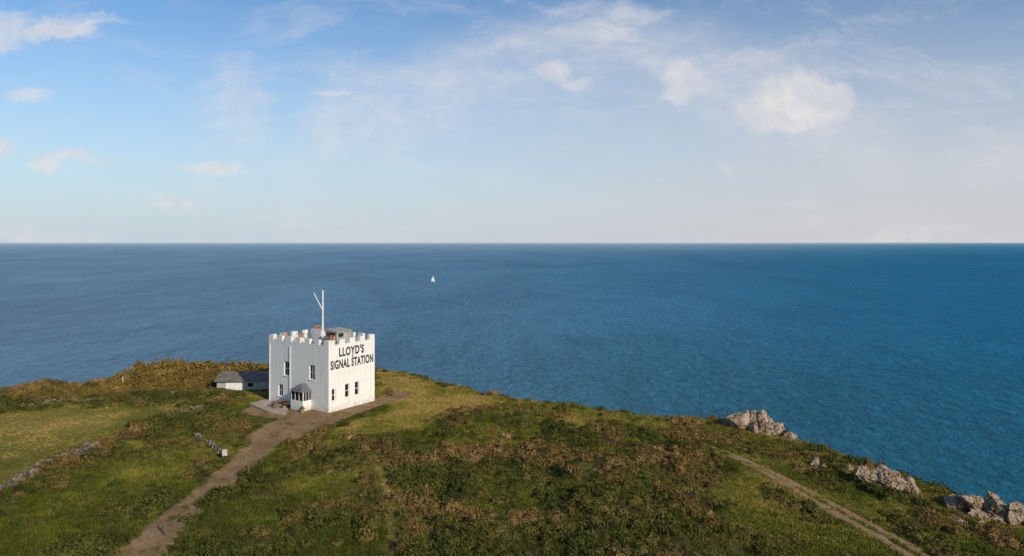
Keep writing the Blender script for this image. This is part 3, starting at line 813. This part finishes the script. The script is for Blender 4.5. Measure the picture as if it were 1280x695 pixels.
# ------------------------------------------------------------------ outbuilding
ob=empty('outbuilding',(-40.8,96.2,gz(-38,97)),math.radians(4)); ob["label"]="low pale outbuilding with a dark sloping roof"; ob["category"]="building"
bm=bmesh.new(); box(bm,0,8.2,0,4.0,-.5,1.30)
g1=[bm.verts.new(p) for p in ((0,.003,1.302),(0,3.997,1.302),(0,2.0,2.10),(.2,.003,1.302),(.2,3.997,1.302),(.2,2.0,2.10))]
for f in ((0,1,2),(3,5,4),(0,2,5,3),(1,4,5,2),(0,3,4,1)): bm.faces.new([g1[i] for i in f])
bm_obj('wall',bm,m_shed,ob)
bm=bmesh.new()
a=[(-.25,-.45,1.20),(8.5,-.45,1.20),(8.5,4.4,1.20),(-.25,4.4,1.20),(-.25,2.0,2.2),(8.5,2.0,2.2),(-.25,-.45,1.32),(8.5,-.45,1.32),(8.5,4.4,1.32),(-.25,4.4,1.32),(-.25,2.0,2.08),(8.5,2.0,2.08)]
v=[bm.verts.new((p[0],p[1],p[2]+.085)) for p in a]
for f in ((6,7,5,4),(8,9,4,5),(0,10,11,1),(10,3,2,11),(0,1,7,6),(2,3,9,8),(0,6,4,10),(3,10,4,9),(1,11,5,7),(2,8,5,11)): bm.faces.new([v[i] for i in f])
bm_obj('roof',bm,m_slate,ob)
bm=bmesh.new(); box(bm,1.2,3.4,-.06,-.004,0.0,1.12)
dg=bm_obj('garage_door',bm,m_trim,ob)
bm=bmesh.new(); box(bm,4.2,4.9,-.05,-.004,.5,1.0); bm_obj('window',bm,m_glass,ob)

# ------------------------------------------------------------------ small things
def post(px,py,h,w,mat,label,name='fence_post',cat='post',group=None):
    x,y=site(px,py); bm=bmesh.new()
    box(bm,-w/2,w/2,-w/2,w/2,-.3,h); 
    v=[bm.verts.new(p) for p in ((-w/2,-w/2,h+.002),(w/2,-w/2,h+.002),(w/2,w/2,h+.002),(-w/2,w/2,h+.002),(0,0,h+w*.5))]
    for f in ((0,1,4),(1,2,4),(2,3,4),(3,0,4),(3,2,1,0)): bm.faces.new([v[i] for i in f])
    o=bm_obj(name,bm,mat,None,(x,y,gz(x,y)),(random.uniform(-.05,.05),random.uniform(-.05,.05),random.random()))
    tag(o,label,cat,group=group)
for p in ((311,592),(207,674),(103,492)):
    post(p[0],p[1],1.0,.12,m_wood,"weathered wooden post in rough grass",group="weathered wooden posts")
post(154,487,1.45,.12,m_sign,"pale marker post beside gorse",'marker_post','post')
x,y=site(281,573); e=empty('information_board',(x,y,gz(x,y)),math.radians(20)); e["label"]="small pale board on wooden legs at the wall end"; e["category"]="sign"
bm=bmesh.new(); box(bm,-.22,.22,-.04,.04,.35,.95); bm_obj('board',bm,m_sign,e)
for s in (-.16,.16):
    bm=bmesh.new(); box(bm,s-.04,s+.04,.043,.11,-.3,.92); bm_obj('leg',bm,m_wood,e)
def bench(px,py,rz,label,mat,name='garden_bench'):
    x,y=site(px,py); e=empty(name,(x,y,gz(x,y)+.03),rz); e["label"]=label; e["category"]="bench"
    bm=bmesh.new()
    for i in range(4): box(bm,-.8,.8,-.25+i*.125,-.15+i*.125,.42,.46)
    bm_obj('seat',bm,mat,e)
    bm=bmesh.new()
    for i in range(3): box(bm,-.8,.8,.25,.29,.55+i*.14,.65+i*.14)
    bm_obj('backrest',bm,mat,e)
    for s in (-.72,.66):
        bm=bmesh.new(); box(bm,s,s+.07,-.24,-.17,0,.418); box(bm,s,s+.07,.295,.36,0,.95); box(bm,s+.003,s+.067,-.168,.292,.34,.415); bm_obj('leg',bm,mat,e)
bench(488,494,math.radians(150),"brown wooden garden bench on the forecourt",m_brown)
x,y=site(349,510); e=empty('picnic_table',(x,y,zt),math.radians(40)); e["label"]="brown wooden picnic table on the paved terrace"; e["category"]="table"
bm=bmesh.new()
for i in range(5): box(bm,-.8,.8,-.36+i*.15,-.23+i*.15,.72,.76)
bm_obj('table_top',bm,m_brown,e)
for s in (-.72,.6):
    bm=bmesh.new(); box(bm,s,s+.1,-.70,.70,.35,.42); box(bm,s+.002,s+.098,-.05,.05,.422,.718); box(bm,s+.003,s+.097,-.55,-.45,0,.348); box(bm,s+.003,s+.097,.45,.55,0,.348); bm_obj('leg',bm,m_brown,e)
for s in (-.75,.5):
    bm=bmesh.new(); box(bm,-.8,.8,s,s+.25,.422,.46); bm_obj('seat',bm,m_brown,e)
for i,(lx,ly) in enumerate(((-1.8,5.9),(-1.7,2.7),(-.5,7.6))):
    wx=-22+lx*math.cos(ST_A)-ly*math.sin(ST_A); wy=83.5+lx*math.sin(ST_A)+ly*math.cos(ST_A)
    e=empty('potted_plant',(wx,wy,gz(wx,wy)+.04)); e["label"]="small green plant in a terracotta pot by the wall"; e["category"]="plant"; e["group"]="potted plants by the porch"
    bm=bmesh.new(); tube(bm,(0,0,0),(0,0,.4),.16,.23,12); bm_obj('pot',bm,m_terra,e)
    o=bpy.data.objects.new('foliage',quads_mesh('foliage',dome_points(i+30,90,.28,.35)+np.array([0,0,.4]),.05,0,m_grass,i)); link(o); o.parent=e

# sailboat
bx,by=(541-640)/F*1161,1161
sb=empty('sailboat',(bx,by,SEA_Z),math.radians(25)); sb["label"]="small white sailing boat under sail on open water"; sb["category"]="boat"; sb.scale=(.75,.75,.75)
bm=bmesh.new(); secs=[]
for i in range(9):
    t=i/8; x_=-4.5+9.5*t; wd=1.5*math.sin(math.pi*min(1,0.25+t*.75))**.7 if i<8 else .05; dk=1.0+.35*t
    secs.append([bm.verts.new(p) for p in ((x_,-wd,dk),(x_,-wd*.75,.1),(x_,0,-.5),(x_,wd*.75,.1),(x_,wd,dk))])
for i in range(8):
    for j in range(4): bm.faces.new((secs[i][j],secs[i+1][j],secs[i+1][j+1],secs[i][j+1]))
    bm.faces.new((secs[i][0],secs[i][4],secs[i+1][4],secs[i+1][0]))
bm.faces.new(secs[0]); bm_obj('hull',bm,m_hull,sb)
bm=bmesh.new(); box(bm,-1.5,2,-.7,.7,1.2,1.8); bm_obj('cabin',bm,m_hull,sb,bevel=.1)
bm=bmesh.new(); tube(bm,(1,0,1),(1,0,13.2),.1,.06,8); tube(bm,(1,0,2.3),(-3.8,0.5,2.3),.08,.06,8); bm_obj('mast',bm,m_metal,sb)
def sail(pts,bulge):
    A,B,Cc=map(Vector,pts); k=8; vs=[];fs=[]; idx={}
    for i in range(k+1):
        for j in range(k+1-i):
            u=i/k;v=j/k;w=1-u-v; p=A*w+B*u+Cc*v; p.y+=bulge*27*u*v*w+bulge*1.5*(u*w+v*w)
            idx[i,j]=len(vs); vs.append(p)
    for i in range(k):
        for j in range(k-i):
            fs.append((idx[i,j],idx[i+1,j],idx[i,j+1]))
            if j<k-i-1: fs.append((idx[i+1,j],idx[i+1,j+1],idx[i,j+1]))
    return vs,fs
v,f=sail(((.85,0,2.5),(-3.7,.5,2.5),(.9,0,12.9)),.5); mesh_obj('mainsail',v,f,m_sail,sb,smooth=True)
v,f=sail(((5,0,1.6),(.6,.6,1.9),(1.15,0,11.8)),.5); mesh_obj('jib',v,f,m_sail,sb,smooth=True)

# ------------------------------------------------------------------ light
sv=Vector((0.66,-0.75,0)).normalized(); EL=math.radians(26)
sv=Vector((sv.x*math.cos(EL),sv.y*math.cos(EL),math.sin(EL)))
sl=bpy.data.lights.new('sun','SUN'); sl.energy=3.8; sl.angle=math.radians(1.0); sl.color=(1.0,0.87,0.67)
so=link(bpy.data.objects.new('sun',sl)); so.rotation_euler=sv.to_track_quat('Z','Y').to_euler(); so.location=(60,-60,60)

# ------------------------------------------------------------------ world sky with clouds
w=bpy.data.worlds.new('World'); scene.world=w; w.use_nodes=True
nt=w.node_tree; nt.nodes.clear(); n=N(nt)
out=n.node('ShaderNodeOutputWorld'); sky=n.node('ShaderNodeTexSky',sky_type='NISHITA')
sky.sun_disc=False; sky.sun_elevation=EL; sky.sun_rotation=math.atan2(sv.x,sv.y); sky.air_density=1.0; sky.dust_density=0.5; sky.ozone_density=2.5; sky.altitude=50
bg1=n.node('ShaderNodeBackground'); bg1.inputs[1].default_value=0.12
n.l(n.mix(1.0,sky.outputs[0],C(0.78,0.97,1.08),'MULTIPLY'),bg1.inputs[0])
D=n.node('ShaderNodeTexCoord').outputs['Generated']; sx=n.node('ShaderNodeSeparateXYZ'); n.l(D,sx.inputs[0])
yc=n.math('MAXIMUM',sx.outputs[1],0.08)
u=n.math('DIVIDE',sx.outputs[0],yc); v=n.math('DIVIDE',sx.outputs[2],yc)
cb=n.node('ShaderNodeCombineXYZ'); n.l(u,cb.inputs[0]); n.l(v,cb.inputs[1]); UV=cb.outputs[0]
def warped(scale,amt,det=4):
    wp=n.vec('SUBTRACT',n.noise(UV,scale,det,0.65,col=True),(0.5,0.5,0.5))
    return n.vec('MULTIPLY',n.vec('ADD',UV,n.vec('MULTIPLY',wp,(amt,amt,0))),(1,1,0))
UVw=warped(7,0.08,5); UVa=warped(2.0,0.12,4); UVf=warped(16,0.022,4)
fine=n.noise(UV,26,5,0.66)
streak=n.noise(n.vec('MULTIPLY',UVw,(8,40,1)),1.0,5,0.68)
clouds=[(958,136,40,30,.80,1.2),(1000,122,48,33,.92,1.3),(1036,128,32,26,.75,1.1),(975,112,34,20,.75,1.0),(988,150,60,16,.65,1.0),(858,100,34,24,.60,.8),(845,118,26,12,.45,.6),(690,88,26,14,.60,.6),(718,100,22,10,.45,.5),
 (745,38,60,20,.45,.45),(800,14,50,15,.45,.45),(60,32,90,18,.75,.4),(5,30,50,30,.6,.4),
 (100,194,75,9,.6,.3),(58,206,24,10,.65,.5),(268,203,48,8,.6,.4),(218,253,28,12,.5,.5),(38,118,28,9,.5,.4),(4,185,18,18,.6,.5),(35,292,130,15,.45,.3),(905,211,9,9,.3,.5),
 (1265,190,90,50,.25,.2),(300,140,50,80,.34,.1),(420,119,30,3,.4,.3)]
tot=None
for (px,py,rx,ry,de,hard) in clouds:
    c_=((px-640)/F,(303-py)/F,0); rr=(F/rx,F/ry,0)
    d=n.vec('LENGTH',n.vec('MULTIPLY',n.vec('SUBTRACT',UVf if hard>.75 else UVw,c_),rr))
    src_n = fine if hard>0.45 else streak
    d=n.math('ADD',d,n.math('MULTIPLY',n.math('SUBTRACT',src_n,0.5),max(1.1,2.6-1.3*hard)))
    m=n.mr(d,1.2,0.15+0.35*hard,0,de)
    tot=m if tot is None else n.math('MAXIMUM',tot,m)
veil=n.noise(n.vec('MULTIPLY',UVw,(2.2,9.5,1)),1.3,6,0.70,1.2)
veil=n.math('MULTIPLY',n.mr(veil,0.45,0.80,0,0.45),n.mr(u,-0.7,0.0,0.55,1))
arc=n.vec('LENGTH',n.vec('MULTIPLY',n.vec('SUBTRACT',UVa,((745-640)/F,(303-335)/F,0)),(F/425,F/312,0)))
arcm=n.math('MULTIPLY',n.mr(arc,1.10,0.92,0,1),n.mr(arc,0.60,0.93,0.22,1))
fib=n.noise(n.vec('MULTIPLY',UVa,(2.5,9,1)),1.8,6,0.72)
arcm=n.math('MULTIPLY',arcm,n.mr(v,0.05,0.20,0.15,1))
av=n.math('MULTIPLY',arcm,n.mr(fib,0.3,0.70,0.22,0.60))
veil=n.math('SUBTRACT',n.math('ADD',veil,av),n.math('MULTIPLY',veil,av))
hz=n.math('MULTIPLY',n.math('POWER',n.mr(v,0.345,0.0,0,1,False),1.2),0.97)
hr=n.math('MULTIPLY',n.mr(u,-0.35,0.65,0,0.40),n.mr(v,0.42,0.10,0.3,1))
haze=n.math('ADD',hz,n.math('MULTIPLY',hr,n.math('SUBTRACT',1.0,hz)),clamp=True)
front=n.mr(sx.outputs[1],0.05,0.3)
cm=n.math('SUBTRACT',1.0,n.math('MULTIPLY',n.math('SUBTRACT',1.0,tot),n.math('SUBTRACT',1.0,veil)))
cm=n.math('MULTIPLY',cm,front)
hzc=n.node('ShaderNodeBackground'); n.l(n.mix(n.mr(u,-0.6,0.7),C(0.54,0.63,0.70),C(0.62,0.61,0.645)),hzc.inputs[0])
clc=n.node('ShaderNodeBackground'); n.l(n.mix(n.mr(n.noise(UV,16,4,0.65),0.35,0.65),C(0.64,0.66,0.71),C(0.81,0.77,0.755)),clc.inputs[0])
m1=n.node('ShaderNodeMixShader'); n.l(haze,m1.inputs[0]); n.l(bg1.outputs[0],m1.inputs[1]); n.l(hzc.outputs[0],m1.inputs[2])
m2=n.node('ShaderNodeMixShader'); n.l(cm,m2.inputs[0]); n.l(m1.outputs[0],m2.inputs[1]); n.l(clc.outputs[0],m2.inputs[2])
n.l(m2.outputs[0],out.inputs[0])

# ------------------------------------------------------------------ camera
cd=bpy.data.cameras.new('camera'); cd.sensor_width=36; cd.lens=36*F/1280; cd.shift_y=-(347.5-303)/1280; cd.clip_start=0.5; cd.clip_end=400000
co=link(bpy.data.objects.new('camera',cd)); co.location=(0,0,CAM_H); co.rotation_euler=(math.radians(90),0,0)
scene.camera=co
scene.view_settings.view_transform='Standard'; scene.view_settings.look='None'; scene.view_settings.exposure=0
